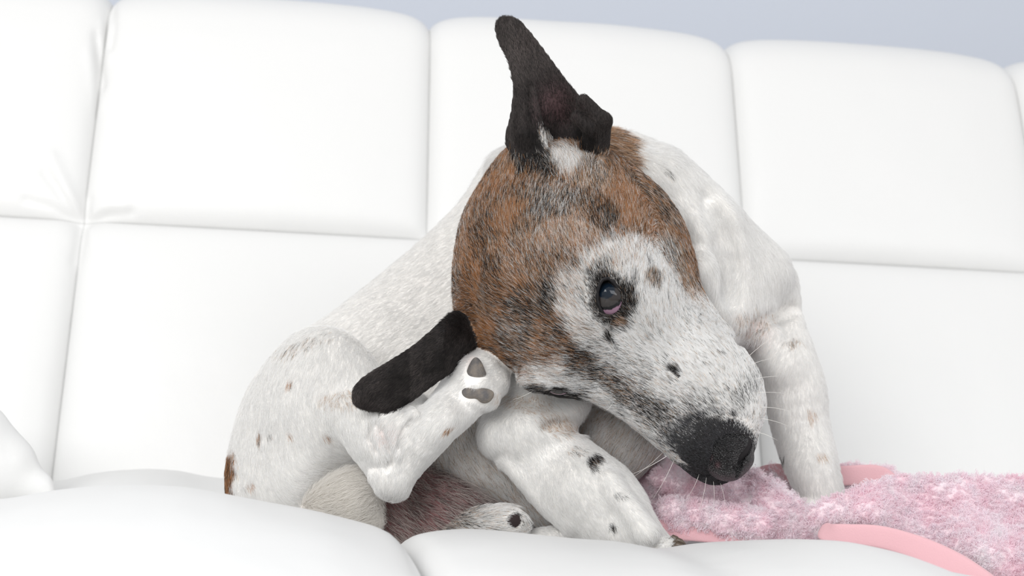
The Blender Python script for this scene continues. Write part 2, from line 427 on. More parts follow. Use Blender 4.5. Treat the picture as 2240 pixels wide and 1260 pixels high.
# far row against the backrest
seat_cushion([(-500, 1110), (-100, 1090), (115, 1064), (180, 1048), (240, 1038), (310, 1034), (380, 1040), (450, 1055), (520, 1062), (700, 1066), (850, 1075), (900, 1110)], 1.22, .97, 1.42, .45, ZB, seed=6)
seat_cushion([(905, 1110), (950, 1075), (1100, 1062), (1300, 1062), (1500, 1064), (1620, 1075), (1655, 1100)], 1.24, .97, 1.44, .45, ZB, seed=8)
seat_cushion([(1660, 1100), (1700, 1078), (1800, 1062), (2000, 1056), (2200, 1056), (2600, 1064), (2900, 1090)], 1.28, .97, 1.5, .45, ZB, seed=9)

# rounded arm bolster at the left edge
va = Vol((-420, 160, 820, 1180, -300, 700), 8)
va.inflate([(-330, 1110), (-340, 960), (-260, 880), (-120, 862), (-20, 885), (30, 940), (62, 1000), (70, 1036), (108, 1060), (60, 1090), (-60, 1120), (-200, 1130)], [(0, 1000, 330)], k=10, kap=1.2, cap=130)
va.cone((40, 1010, 330), (96, 1080, 330), 30, 16, k=60)
pos, Fc, _ = va.mesh(); mesh_obj('arm_bolster', rel(sofa, P(pos[:, 0], pos[:, 1], pos[:, 2])), Fc, M_leather, sofa)

# ------------------------------------------------------------------ dog
HEAD, EARU, EARL, TORSO, THIGH, METAT, LEGN, LEGF, NECK, GROIN, LUMP, SHEATH, BELLY = range(1, 14)
dog_at = P(1000, 1205, 60)
dog = empty('dog', dog_at, 'white dog with brindle head and black ears scratching itself with a hind paw', 'dog')
head_out = [(1105, 335), (1058, 400), (1020, 470), (1002, 545), (997, 615), (1003, 685), (1035, 745), (1085, 785), (1135, 815), (1160, 842), (1210, 858), (1270, 862), (1325, 882), (1385, 918), (1440, 968), (1495, 1016), (1535, 1050), (1572, 1059), (1605, 1043), (1632, 1018), (1646, 982), (1660, 935), (1671, 885), (1662, 825), (1632, 775), (1600, 728), (1560, 680), (1528, 625), (1512, 555), (1488, 485), (1448, 425), (1395, 378), (1342, 340), (1280, 318), (1200, 315), (1150, 318)]
V_ = Vol((470, 1880, 20, 1250, -330, 800), 4.0)
# trunk
V_.inflate([(500, 1010), (540, 860), (620, 755), (720, 690), (830, 605), (930, 520), (1010, 440), (1070, 350), (1150, 300), (1250, 280), (1350, 282), (1450, 318), (1540, 385), (1610, 462), (1690, 540), (1735, 600), (1745, 690), (1700, 800), (1600, 880), (1500, 945), (1440, 990), (1370, 1052), (1270, 1130), (1150, 1175), (900, 1180), (650, 1160), (520, 1120)],
           [(600, 1000, 300), (800, 850, 350), (1000, 650, 400), (1300, 500, 440), (1600, 620, 430), (1400, 900, 330), (1100, 1050, 260), (900, 1050, 280)], kap=.85, k=20, pid=TORSO, cap=230)
# neck and shoulder behind the head
V_.inflate([(1062, 372), (1120, 318), (1230, 300), (1340, 292), (1430, 330), (1510, 400), (1570, 480), (1600, 560), (1640, 650), (1620, 740), (1560, 760), (1400, 760), (1200, 700), (1080, 560)], [(1150, 450, 190), (1450, 450, 230), (1580, 640, 220), (1250, 600, 160)], kap=.8, k=40, pid=NECK, cap=150)
V_.cone((1450, 390, 190), (1650, 600, 260), 60, 80, k=80, pid=NECK)
V_.cone((1560, 500, 150), (1620, 680, 190), 50, 50, k=70, pid=NECK)
V_.cone((1530, 590, 85), (1600, 715, 130), 32, 30, k=60, pid=NECK)
# far front leg, planted behind the blanket
V_.inflate([(1560, 640), (1620, 575), (1690, 560), (1738, 600), (1752, 690), (1778, 765), (1803, 840), (1811, 920), (1828, 1000), (1842, 1070), (1848, 1130), (1820, 1160), (1775, 1150), (1752, 1092), (1728, 1045), (1705, 985), (1686, 920), (1672, 850), (1640, 790), (1590, 730)],
           [(1650, 650, 330), (1740, 850, 250), (1800, 1100, 180)], kap=1.0, k=26, pid=LEGF)
V_.cone((1650, 690, 225), (1710, 800, 200), 30, 24, k=50, pid=LEGF)
V_.cone((1765, 1128, 165), (1815, 1150, 110), 34, 30, k=20, pid=LEGF)
# belly between the legs
V_.inflate([(940, 905), (1040, 880), (1140, 930), (1230, 1040), (1300, 1120), (1280, 1175), (1200, 1160), (1130, 1118), (1050, 1090), (980, 1062), (930, 1020)], [(980, 950, 130), (1200, 1100, 140)], kap=.8, k=20, pid=BELLY)
V_.inflate([(1250, 860), (1400, 880), (1480, 930), (1500, 960), (1450, 990), (1400, 1035), (1340, 1080), (1290, 1060), (1260, 960)], [(1350, 980, 190)], kap=.8, k=20, pid=BELLY)
# groin with sparse hair, sheath, other hind foot on the seat
V_.inflate([(780, 1000), (880, 1010), (960, 1030), (1030, 1070), (1080, 1120), (1060, 1190), (960, 1215), (860, 1200), (800, 1150)], [(850, 1080, 120), (1000, 1150, 70)], kap=.8, k=16, pid=GROIN)
V_.inflate([(960, 1150), (1010, 1122), (1070, 1108), (1120, 1108), (1146, 1124), (1153, 1145), (1140, 1166), (1080, 1190), (990, 1205), (950, 1190)], [(1100, 1140, -20), (980, 1180, 30)], k=8, pid=SHEATH)
V_.inflate([(1130, 1180), (1170, 1160), (1230, 1152), (1290, 1150), (1320, 1180), (1290, 1210), (1180, 1215)], [(1200, 1180, 20)], k=6, pid=LEGN)
V_.inflate([(655, 1120), (690, 1075), (735, 1042), (775, 1030), (803, 1048), (822, 1090), (825, 1140), (800, 1165), (730, 1165), (680, 1150)], [(740, 1100, 10)], k=5, pid=LUMP)
# raised hind leg: thigh, calf, long foot with hock at the bottom
V_.inflate([(498, 1010), (497, 1080), (520, 1115), (600, 1135), (680, 1130), (725, 1085), (765, 1040), (810, 1020), (850, 990), (885, 940), (905, 895), (880, 850), (835, 810), (800, 765), (755, 728), (700, 716), (645, 732), (592, 785), (548, 858), (516, 935)],
           [(560, 1000, 130), (700, 850, 90), (820, 900, 30), (700, 1050, 80)], kap=.82, k=14, pid=THIGH, cap=190)
V_.inflate([(770, 870), (850, 850), (930, 870), (952, 930), (925, 1000), (890, 1075), (862, 1086), (830, 1062), (795, 1015), (762, 970), (748, 920)], [(830, 900, -30), (860, 1060, -60)], k=22, pid=THIGH)
V_.cone((760, 905, -15), (850, 1050, -52), 42, 24, k=30, pid=THIGH)
V_.inflate([(806, 1035), (816, 1062), (832, 1084), (864, 1094), (890, 1084), (903, 1058), (924, 1030), (955, 997), (1000, 950), (1050, 905), (1082, 878), (1106, 840), (1122, 790), (1110, 740), (1050, 735), (1005, 770), (972, 832), (938, 878), (898, 915), (868, 955), (852, 1005)],
           [(860, 1070, -84), (960, 930, -100), (1045, 850, -38), (1070, 760, 45)], kap=.9, k=14, pid=METAT)
V_.cone((905, 905, -118), (845, 975, -100), 13, 12, k=14, pid=METAT)       # tendon folds at the hock
def groove(pts, r, sink=0, k=8):
    p = np.array(pts, float); q = []
    for a, b in zip(p[:-1], p[1:]):
        for t in np.linspace(0, 1, 5)[:-1]: q.append(a + (b - a) * t)
    q.append(p[-1]); q = [(x, y, V_.front(x, y) + sink) for x, y in q]; n = len(q)
    for i_ in range(n - 1):
        e = min(i_, n - 2 - i_); rr = r * min(1, .45 + .3 * e); V_.cone(q[i_], q[i_ + 1], rr, rr, k=k, cut=True)
for c, r in (((1030, 812, -40), 34), ((1062, 800, -22), 34), ((1086, 838, -28), 26), ((1030, 862, -60), 32), ((1066, 868, -52), 28)):
    V_.ell(c, (r, r, r * .9), k=16, pid=METAT)
groove([(826, 925), (842, 960), (856, 1000), (850, 1030)], 4, 0, 12)
groove([(900, 918), (880, 948), (870, 985)], 3, 0, 12); groove([(812, 925), (806, 955), (824, 990)], 3, 0, 12)
# near front leg
V_.inflate([(1070, 880), (1050, 925), (1050, 968), (1072, 994), (1100, 1015), (1138, 1062), (1180, 1108), (1225, 1145), (1280, 1182), (1340, 1205), (1430, 1225), (1490, 1228), (1478, 1195), (1448, 1158), (1422, 1115), (1402, 1072), (1365, 1025), (1318, 990), (1275, 955), (1268, 925), (1290, 880), (1290, 820), (1200, 770), (1120, 790)],
           [(1170, 850, 130), (1150, 950, 50), (1300, 1080, -20), (1430, 1190, -80)], kap=.8, k=16, pid=LEGN)
V_.ell((1080, 955, 25), (34, 44, 40), k=20, pid=LEGN)                     # elbow
V_.cone((1330, 1050, -75), (1415, 1165, -130), 20, 26, k=26, pid=LEGN)
V_.cone((1100, 1010, 30), (1240, 1148, -28), 12, 14, k=30, pid=LEGN)       # tendon along the back of the forearm
V_.cone((1430, 1205, -95), (1470, 1198, -115), 26, 18, k=16, pid=LEGN)
for q_ in ((1452, 1186, -122), (1466, 1192, -140), (1462, 1202, -158)): V_.ell(q_, (18, 12, 11), 20, k=7, pid=LEGN)
# head
V_.inflate(head_out, [(1100, 550, 40), (1250, 550, 0), (1430, 520, 40), (1350, 750, -10), (1500, 880, -25), (1600, 980, -35)], kap=.86, k=8, pid=HEAD)
V_.cone((1120, 620, -110), (1260, 800, -60), 50, 40, k=60, pid=HEAD)      # forehead ridge running into the muzzle
V_.cone((1240, 780, -62), (1520, 975, -60), 44, 40, k=55, pid=HEAD)
V_.ell((1300, 570, -150), (70, 36, 32), 20, k=50, pid=HEAD)               # brow over the eye
V_.ell((1400, 640, -100), (50, 80, 50), -25, k=60, pid=HEAD)              # cheekbone
V_.ell((1375, 740, -190), (60, 26, 24), 45, k=50, cut=True)               # hollow before the eye
V_.ell((1180, 835, -70), (44, 22, 36), 15, k=26, pid=HEAD)                # lower brow
V_.ell((1228, 872, -92), (46, 14, 30), 12, k=12, cut=True)
V_.cone((1530, 950, -75), (1600, 975, -75), 66, 52, k=30, pid=HEAD)       # nose end
V_.cone((1560, 830, -80), (1620, 900, -70), 60, 46, k=40, pid=HEAD)       # lip
V_.ell((1255, 400, -70), (55, 38, 40), 0, k=34, pid=HEAD)                 # ear root
V_.cone((1150, 360, -40), (1230, 395, -50), 38, 36, k=34, pid=HEAD)
V_.ell((1483, 822, V_.front(1483, 822) + 2), (9, 9, 9), k=3, pid=HEAD)    # mole
groove([(1500, 1022), (1530, 1040), (1552, 1040), (1600, 1022)], 2.5, 1, 5)
groove([(1341, 700), (1338, 730), (1352, 760)], 3.5, 0, 10)
groove([(1548, 430), (1580, 500), (1598, 590), (1600, 660)], 4, 2, 50)
groove([(1615, 748), (1650, 712), (1700, 690), (1742, 672)], 8, 3, 30)
groove([(1270, 935), (1235, 925), (1190, 930)], 7, 2, 26)
# ears: thin bowls
def ew_up(X, Y):
    base = -50 + (330 - Y) * .12
    bowl = 80 * np.exp(-(((X - 1232) / 58) ** 2 + ((Y - 285) / 80) ** 2)) + 22 * np.exp(-(((X - 1160) / 35) ** 2 + ((Y - 150) / 80) ** 2))
    fold = 44 * np.exp(-((X - (1134 + (Y - 200) * .12)) / 20) ** 2) * np.clip((Y - 120) / 100, 0, 1) * np.clip((400 - Y) / 100, 0, 1)
    return base + bowl - fold + 30 * np.clip((1125 - X) / 30, 0, 1)
V_.shell([(1084, 60), (1092, 42), (1108, 38), (1135, 45), (1165, 78), (1203, 128), (1240, 178), (1270, 212), (1300, 235), (1318, 275), (1318, 330), (1290, 385), (1235, 402), (1190, 398), (1158, 384), (1134, 358), (1113, 330), (1106, 300), (1118, 250), (1123, 190), (1112, 135), (1092, 95)], ew_up, 9, k=10, pid=EARU)
V_.cone((1278, 224, -84), (1318, 266, -76), 15, 18, k=12, pid=EARU)       # rolled rim and inner lobe
V_.cone((1318, 268, -76), (1312, 330, -54), 18, 20, k=12, pid=EARU)
V_.cone((1264, 258, -66), (1292, 284, -76), 13, 16, k=7, pid=EARU)
V_.cone((1292, 284, -76), (1284, 330, -56), 14, 16, k=7, pid=EARU)
V_.cone((1165, 200, -58), (1185, 330, -60), 6, 16, k=12, pid=EARU)
V_.ell((1178, 182, V_.front(1178, 182)), (5, 8, 5), k=3, pid=EARU)
def ew_lo(X, Y): return -105 + (X - 900) * .16 + 1.5 * np.clip(X - 968, 0, None) - 26 * np.exp(-((Y - (860 - (X - 780) * .62)) / 45) ** 2)
V_.shell([(1000, 682), (962, 706), (915, 748), (860, 785), (805, 818), (776, 845), (770, 872), (782, 890), (815, 899), (850, 897), (893, 882), (935, 852), (975, 822), (1012, 796), (1052, 765), (1050, 710)], ew_lo, 11, k=12, pid=EARL, edge=24)
V_.cone((975, 752, -84), (1030, 728, 0), 26, 30, k=20, pid=EARL)
V_.cone((935, 800, -118), (1010, 752, -52), 7, 10, k=12, pid=EARL)
# eye openings
EY = [(1331, 652, 0), (1222, 846, 0)]
ew = V_.front(1331, 652); lw = V_.front(1222, 838)
V_.ell((1331, 650, ew + 4), (25, 39, 30), -6, k=6, cut=True)
print('eye depth', ew, lw)

pos, Fc, ids = V_.mesh()
print('dog verts', len(pos))

# ---- coat colour: mix of black, orange-brown, tan and white hairs, decided by place on the dog
BLK, ORG, TAN, WHT = np.array([.018, .016, .016]), np.array([.47, .225, .095]), np.array([.58, .41, .28]), np.array([.96, .955, .945])
def blob(W, X, Y, cx, cy, rx, ry, ang, mix, s=1.0, soft=1.0):
    ca, sa = math.cos(math.radians(ang)), math.sin(math.radians(ang))
    U = ((X - cx) * ca + (Y - cy) * sa) / rx; V = (-(X - cx) * sa + (Y - cy) * ca) / ry
    a = s / (1 + np.exp((np.sqrt(U * U + V * V) - 1) * 6 / soft))
    return W * (1 - a[:, None]) + np.array(mix)[None] * a[:, None]
brown_poly = spline([(1090, 300), (990, 500), (985, 700), (1060, 800), (1150, 822), (1200, 800), (1270, 812), (1290, 780), (1240, 720), (1232, 650), (1262, 590), (1310, 545), (1350, 515), (1400, 530), (1450, 520), (1478, 560), (1500, 610), (1540, 630), (1530, 500), (1440, 380), (1340, 290), (1200, 280)], 4)
def coat(pos, ids):
    X, Y, Z = pos[:, 0], pos[:, 1], pos[:, 2]; n = len(X)
    jit = noise3(pos, 26, 1, 2) * 14; jy = noise3(pos, 26, 2, 2) * 14
    X = X + jit; Y = Y + jy
    W = np.tile(np.array([[.0, .0, .0, 1.]]), (n, 1))
    # --- head
    h = ids == HEAD; xh, yh = X[h], Y[h]; w = np.tile(np.array([[.03, 0, .03, .94]]), (h.sum(), 1))
    d = poly_sd(brown_poly, xh, yh); a = 1 / (1 + np.exp(-d / 9))
    w = w * (1 - a[:, None]) + np.array([[.42, .38, .15, .05]]) * a[:, None]
    B = lambda *q, **k_: blob(w, xh, yh, *q, **k_)
    for q in [(1190, 452, 95, 42, -8, (.62, .04, .12, .22)), (1225, 525, 105, 34, -12, (.16, .24, .35, .25)), (1100, 385, 40, 60, 30, (.22, .52, .22, .04)), (1120, 480, 34, 60, 15, (.25, .48, .25, .02)),
              (1350, 425, 60, 34, 25, (.10, .68, .18, .04)), (1325, 482, 40, 32, 40, (.72, .2, .05, .03)), (1390, 470, 30, 50, -30, (.12, .55, .25, .08)), (1445, 440, 24, 62, -38, (.66, .14, .15, .05)), (1408, 400, 40, 20, 40, (.5, .3, .15, .05)),
              (1300, 400, 50, 26, 5, (.25, .15, .45, .15)), (1160, 585, 85, 40, 5, (.30, .36, .22, .12)), (1050, 560, 22, 90, 10, (.60, .36, .03, .01)), (1075, 610, 50, 26, 55, (.72, .24, .03, .01)), (1030, 650, 24, 60, 0, (.30, .66, .04, 0)),
              (1110, 655, 34, 34, 0, (.34, .56, .07, .03)), (1215, 655, 30, 30, 20, (.80, .05, .05, .10)), (1150, 680, 50, 26, 35, (.70, .18, .06, .06)), (1128, 728, 40, 36, 20, (.66, .10, .10, .14)), (1062, 735, 36, 40, 20, (.30, .62, .06, .02)),
              (1215, 735, 46, 20, 45, (.52, .30, .10, .08)), (1165, 765, 40, 24, 10, (.45, .24, .16, .15)), (1100, 780, 26, 20, 40, (.35, .55, .08, .02)), (1265, 775, 40, 22, 45, (.5, .18, .16, .16)), (1150, 835, 60, 18, 15, (.10, .03, .12, .75)), (1210, 815, 60, 14, 12, (.12, .03, .12, .73)),
              (1250, 635, 26, 46, -20, (.10, .06, .16, .68)), (1268, 720, 24, 48, -50, (.10, .03, .15, .72)), (1340, 570, 60, 28, -15, (.04, .05, .12, .79)), (1285, 530, 46, 20, -30, (.12, .34, .26, .28)),
              (1488, 575, 16, 62, -22, (.24, .22, .44, .10)), (1455, 540, 20, 40, -20, (.40, .06, .12, .42)), (1430, 622, 15, 24, -20, (.34, .06, .30, .30))]:
        w = B(*q)
    # grey and dark hair along the bridge to the nose
    for x0, y0, x1, y1, r, mix in [(1300, 800, 1540, 962, 60, (.20, 0, .06, .74)), (1270, 785, 1420, 893, 20, (.66, .05, .09, .20)), (1420, 893, 1530, 970, 30, (.66, 0, .05, .29)), (1185, 670, 1285, 790, 15, (.66, .22, .06, .06)), (1500, 975, 1560, 1040, 44, (.80, 0, 0, .20))]:
        t = np.clip(((xh - x0) * (x1 - x0) + (yh - y0) * (y1 - y0)) / ((x1 - x0) ** 2 + (y1 - y0) ** 2), 0, 1)
        dd = np.hypot(xh - x0 - t * (x1 - x0), yh - y0 - t * (y1 - y0)); a = 1 / (1 + np.exp((dd - r) / (r * .22)))
        w = w * (1 - a[:, None]) + np.array(mix)[None] * a[:, None]
    for q in [(1568, 985, 98, 72, 40, (.93, 0, 0, .07)), (1538, 998, 62, 46, 40, (.99, 0, 0, .01)), (1560, 945, 42, 30, 20, (.97, 0, 0, .03)), (1588, 998, 80, 60, 50, (1, 0, 0, 0)), (1560, 1030, 70, 38, 10, (1, 0, 0, 0)),  (1415, 955, 56, 9, 40, (.1, 0, .1, .8)), (1480, 1003, 30, 8, 40, (.2, 0, .1, .7)),
              (1332, 650, 41, 60, -8, (.98, 0, .02, 0)), (1365, 672, 32, 52, 8, (.94, .01, .02, .03)), (1341, 742, 7, 19, -35, (.95, 0, 0, .05)), (1365, 713, 12, 10, 0, (.3, .3, .3, .1)),
              (1225, 859, 68, 13, 8, (.97, 0, .0, .03)), (1605, 905, 10, 8, 0, (.8, 0, 0, .2)), (1548, 908, 8, 8, 0, (.8, 0, 0, .2)), (1555, 890, 14, 24, 10, (.34, 0, 0, .66)), (1636, 860, 22, 50, 30, (.22, 0, 0, .78))]:
        w = B(*q, soft=.6)
    w = blob(w, xh, yh, 1483 , 822, 13, 13, 0, (1, 0, 0, 0), soft=.3)
    w = blob(w, xh, yh, 1166, 352, 58, 42, 25, (.98, .02, 0, 0), soft=.5)
    w = blob(w, xh, yh, 1292, 376, 36, 30, 10, (.34, .10, .34, .22), soft=.6)
    w = blob(w, xh, yh, 1243, 364, 36, 36, 10, (.04, .0, .10, .86), soft=.5)
    sp = noise3(np.stack([xh, yh, Z[h]], 1), 13, 9, 2); w[:, 0] += np.clip(sp - .26, 0, 1) * .7 * (w[:, 3] > .5)
    st = noise3(np.stack([xh * 1.0 + yh * .35, yh * .45, Z[h] * .5], 1), 22, 11, 2); w[:, 0] *= 1 + 1.1 * st; w[:, 1] *= 1 - .5 * st
    W[h] = w
    # --- ears
    e = (ids == EARU) | (ids == EARL); we = np.tile(np.array([[1., .0, .0, 0]]), (e.sum(), 1))
    we = blob(we, X[e], Y[e], 1207, 330, 15, 48, -22, (.25, 0, .1, .65), soft=.5)
    we = blob(we, X[e], Y[e], 1243, 366, 38, 32, 0, (.05, 0, .14, .81), soft=.5)
    we = blob(we, X[e], Y[e], 1322, 370, 30, 36, 0, (.45, .15, .3, .1), soft=.5)
    W[e] = we
    # --- body: few spots, brown rump edge, tan behind the ear
    b = ~(h | e); wb = W[b]; xb, yb = X[b], Y[b]; ib = ids[b]; zb_ = Z[b]
    for q in [(566, 957, 7, 12, 10, (.35, .35, .3, 0), .7), (632, 842, 6, 9, 0, (.1, .5, .3, .1), .6), (590, 948, 7, 7, 0, (.4, .1, .2, .3), .5), (626, 948, 6, 6, 0, (.1, .5, .3, .1), .6), (712, 955, 7, 6, 0, (.1, .5, .3, .1), .6), (545, 1058, 10, 8, 0, (.3, .3, .3, .1), .6),
              (660, 755, 60, 12, -20, (.2, 0, .2, .6), .35), (740, 870, 40, 20, 10, (.0, .0, .45, .55), .3), (1215, 930, 44, 24, 20, (.04, .04, .42, .5), .6), (1150, 880, 60, 20, 10, (0, 0, .4, .6), .4), (1650, 700, 40, 30, 0, (.1, 0, .3, .6), .4), (985, 940, 8, 5, -40, (.1, .5, .3, .1), .7), (960, 815, 12, 8, 0, (.0, .3, .4, .3), .5),
              (1296, 1006, 9, 13, -15, (.9, .05, .0, .05), 1), (1305, 1022, 8, 8, 0, (.7, .0, .0, .3), .6), (1341, 1155, 8, 10, 0, (1, 0, 0, 0), 1), (1260, 990, 18, 12, 0, (.3, 0, .1, .6), .4), (1355, 1080, 9, 8, 0, (.5, 0, 0, .5), .5),
              (1340, 325, 46, 62, -30, (.20, .20, .50, .05), 1), (1708, 998, 7, 9, 0, (1, 0, 0, 0), 1), (1460, 375, 14, 10, 30, (.5, 0, .1, .4), .4), (1730, 745, 16, 12, 0, (.25, 0, .3, .45), .5), (1800, 1000, 10, 8, 0, (0, .1, .6, .3), .5), (1770, 905, 10, 8, 0, (0, .1, .6, .3), .4)]:
        wb = blob(wb, xb, yb, *q[:6], s=q[6], soft=.5)
    a = (1 / (1 + np.exp((xb - 511) / 2.5))) * (np.abs(yb - 1050) < 62); wb = wb * (1 - a[:, None]) + np.array([[.35, .45, .2, 0]]) * a[:, None]
    g = ib == GROIN; wb[g] = (.38, .05, .32, .25)
    g = ib == SHEATH; t = 1 / (1 + np.exp(-(xb[g] - 1020) / 18)); wb[g] = np.stack([.45 * (1 - t) + .06 * t, t * 0, .25 * (1 - t) + .04 * t, .3 * (1 - t) + .9 * t], 1)
    g = ib == SHEATH; wb[g] = blob(wb[g], xb[g], yb[g], 1124, 1139, 14, 18, 20, (1, 0, 0, 0), soft=.3)
    g = ib == LUMP; wb[g] = (.0, .0, .10, .90)
    g = ib == BELLY; wb[g] = (.03, .0, .14, .83)
    W[b] = wb
    W = np.clip(W, 0, None); W /= W.sum(1, keepdims=True); return W
Wc = coat(pos, ids)
skin = Wc @ np.stack([BLK, ORG * .8, TAN * .9, WHT * np.array([.87, .85, .825])])
g = ids == GROIN; skin[g] = (.20, .095, .095); t = noise3(pos[g], 20, 5, 2)[:, None]; skin[g] = skin[g] * (1 + .5 * t)
g = (ids == EARU) | (ids == EARL)
inner = np.exp(-(((pos[:, 0] - 1212) / 50) ** 2 + ((pos[:, 1] - 232) / 50) ** 2)) * (ids == EARU)
skin = skin * (1 - .7 * inner[:, None]) + np.array([.13, .075, .08]) * .7 * inner[:, None]
m = (np.hypot(pos[:, 0] - 1124, pos[:, 1] - 1139) < 16) & (ids == SHEATH); skin[m] = (.03, .02, .02)
for cx, cy, r in ((1300, 925, 45), (1640, 735, 40), (845, 960, 26), (1010, 770, 24)):        # pinkish bare skin in the armpits and folds
    a = (np.exp(-(((pos[:, 0] - cx) / r) ** 2 + ((pos[:, 1] - cy) / r) ** 2)) * ((ids != HEAD) & (ids != EARL) & (ids != EARU)))[:, None] * .7
    skin = skin * (1 - a) + np.array([.66, .45, .42]) * a
m = (ids == HEAD) & (poly_sd(spline([(1540, 960), (1575, 925), (1606, 918), (1640, 938), (1660, 975), (1655, 1015), (1625, 1045), (1580, 1050), (1545, 1010)], 4), pos[:, 0], pos[:, 1]) > 0); skin[m] = (.02, .018, .019)
WP = P(pos[:, 0], pos[:, 1], pos[:, 2])
body = mesh_obj('body', rel(dog, WP), Fc, M_skin, dog); set_col(body, skin)

# ---- fur
vn = np.zeros((len(pos), 3))
fn = np.cross(pos[Fc[:, 2]] - pos[Fc[:, 0]], pos[Fc[:, 3]] - pos[Fc[:, 1]]); ar = .5 * np.linalg.norm(fn, axis=1)
for j in range(4): np.add.at(vn, Fc[:, j], fn)
# outward = away from the inside of the volume
vn /= np.linalg.norm(vn, axis=1, keepdims=True) + 1e-9
gi = np.clip(((pos + vn * 6 - np.array([V_.x[0], V_.y[0], V_.w[0]])) / V_.vx).astype(int), 0, np.array(V_.F.shape) - 1)
if (V_.F[tuple(gi.T)] < 0).mean() > .5: vn = -vn; print('normals flipped'); body.data.flip_normals()
flow = [  # px, py, w, direction
    (1600, 880, -100, -.70, -.72, 0), (1480, 760, -120, -.72, -.7, 0), (1480, 930, -100, -.8, -.6, 0), (1540, 990, -110, -.8, -.6, 0), (1640, 850, -60, -.3, -.95, .2), (1640, 950, -60, .1, -1, .2), (1400, 800, -150, -.85, -.5, 0), (1330, 730, -180, -.85, -.35, 0),
    (1260, 640, -180, -.6, -.8, 0), (1330, 560, -170, -.35, -.95, 0), (1400, 600, -130, .25, -.95, 0), (1420, 680, -120, -.3, -.95, 0), (1200, 560, -180, -.35, -.95, 0), (1200, 450, -120, .12, -1, 0), (1120, 450, -60, -.15, -1, 0), (1100, 560, -120, -.45, -.85, 0),
    (1040, 560, -40, -.7, -.7, .2), (1080, 680, -120, -.9, -.35, 0), (1020, 680, -40, -.95, .15, .2), (1150, 740, -120, -.9, -.42, 0), (1110, 780, -60, -.9, .3, 0), (1200, 820, -90, -.97, -.1, 0), (1280, 840, -70, -.85, -.3, 0), (1350, 440, -80, .1, -1, 0), (1430, 430, -20, .5, .8, 0),
    (1490, 520, 0, .35, .95, .1), (1515, 590, 0, .25, .97, .1), (1450, 520, -60, .2, .98, 0), (1390, 500, -100, .2, -.9, 0), (1260, 385, -100, -.1, -1, -.1), (1210, 340, -60, -.35, -.95, 0), (1310, 370, -60, .2, -1, 0),
    (1150, 150, -50, -.35, -.93, 0), (1250, 250, -50, -.2, -1, 0), (1120, 300, -50, .1, -1, 0), (850, 860, -110, -.85, .45, 0), (1000, 740, -100, -.8, .5, 0),
    (700, 800, 0, -.2, 1, 0), (560, 950, 0, .1, 1, 0), (650, 950, -40, .35, .95, 0), (700, 1040, -30, .9, .15, 0), (800, 880, -60, .6, .8, 0), (840, 1020, -90, .3, .95, 0), (900, 980, -150, -.5, .85, 0), (980, 890, -150, -.6, .75, 0), (1040, 850, -130, -.3, .5, 0), (870, 1070, -120, -.3, .9, 0),
    (760, 1090, -60, .7, -.4, -.4), (900, 1120, 20, .7, .4, -.4), (950, 1180, 20, .9, .3, -.3), (1080, 1140, -60, .95, .05, 0), (1050, 1010, 60, .5, .85, 0), (1200, 1100, 60, .5, .85, 0), (1200, 950, -20, .55, .85, 0), (1350, 1100, -90, .6, .8, 0), (1240, 900, 0, .5, .7, 0), (1400, 970, 100, -.5, .8, 0),
    (800, 680, 150, -.8, .6, 0), (950, 600, 150, -.7, .7, 0), (1040, 400, 150, -.6, .8, 0), (1360, 330, 150, .8, .55, 0), (1450, 420, 80, .5, .85, 0), (1550, 500, 80, .35, .95, 0), (1580, 650, 50, -.4, .9, 0), (1700, 620, 150, .2, 1, 0), (1700, 750, 150, -.4, .9, 0), (1760, 900, 150, .1, 1, 0), (1800, 1050, 130, .15, 1, 0)]
flow = np.array(flow, float)
def flow_dir(p):
    num = np.zeros((len(p), 3)); den = np.zeros(len(p))
    for q in flow:
        d2 = ((p - q[:3]) ** 2 * np.array([1, 1, .5])).sum(1) + 200.0; wg = 1 / d2 ** 1.7
        num += wg[:, None] * q[3:]; den += wg
    return num / den[:, None]
dens = np.zeros(20); L = np.zeros(20)
for pid, dn, ln in ((HEAD, .62, 20), (EARU, .5, 11), (EARL, .5, 11), (TORSO, .16, 20), (THIGH, .30, 20), (METAT, .36, 15), (LEGN, .30, 19), (LEGF, .22, 19), (NECK, .26, 26), (GROIN, .06, 46), (LUMP, .34, 28), (SHEATH, .34, 24), (BELLY, .28, 28)): dens[pid] = dn; L[pid] = ln
fid = ids[Fc[:, 0]]; lam = ar * dens[fid]
fc_w = pos[Fc[:, 0], 2]; fnz = vn[Fc[:, 0], 2]
lam = np.where(fnz > .35, lam * .35, lam)                          # the far side, seen by nobody here, is thinner
nper = rng.poisson(lam); fi = np.repeat(np.arange(len(Fc)), nper); n = len(fi)
a, b = rng.random(n), rng.random(n)
q = Fc[fi]; wts = np.stack([(1 - a) * (1 - b), a * (1 - b), a * b, (1 - a) * b], 1)
root = (pos[q] * wts[..., None]).sum(1); nr = (vn[q] * wts[..., None]).sum(1); nr /= np.linalg.norm(nr, axis=1, keepdims=True) + 1e-9
rid = ids[q[np.arange(n), rng.integers(0, 4, n)]]
keep = np.ones(n, bool)
nose_poly = spline([(1566, 984), (1578, 966), (1602, 954), (1630, 952), (1650, 975), (1648, 1010), (1622, 1035), (1588, 1030), (1568, 1008)], 4)
keep &= ~((rid == HEAD) & (poly_sd(nose_poly, root[:, 0], root[:, 1]) > 0))
ex, ey = root[:, 0] - 1331, root[:, 1] - 651; keep &= ~(((ex / 28) ** 2 + (ey / 43) ** 2 < 1) & (root[:, 2] < 60) & (rid == HEAD))
keep &= ~((np.hypot(root[:, 0] - 1483, root[:, 1] - 822) < 9) & (rid == HEAD))
keep &= ~((np.hypot(root[:, 0] - 1124, root[:, 1] - 1139) < 15) & (rid == SHEATH))
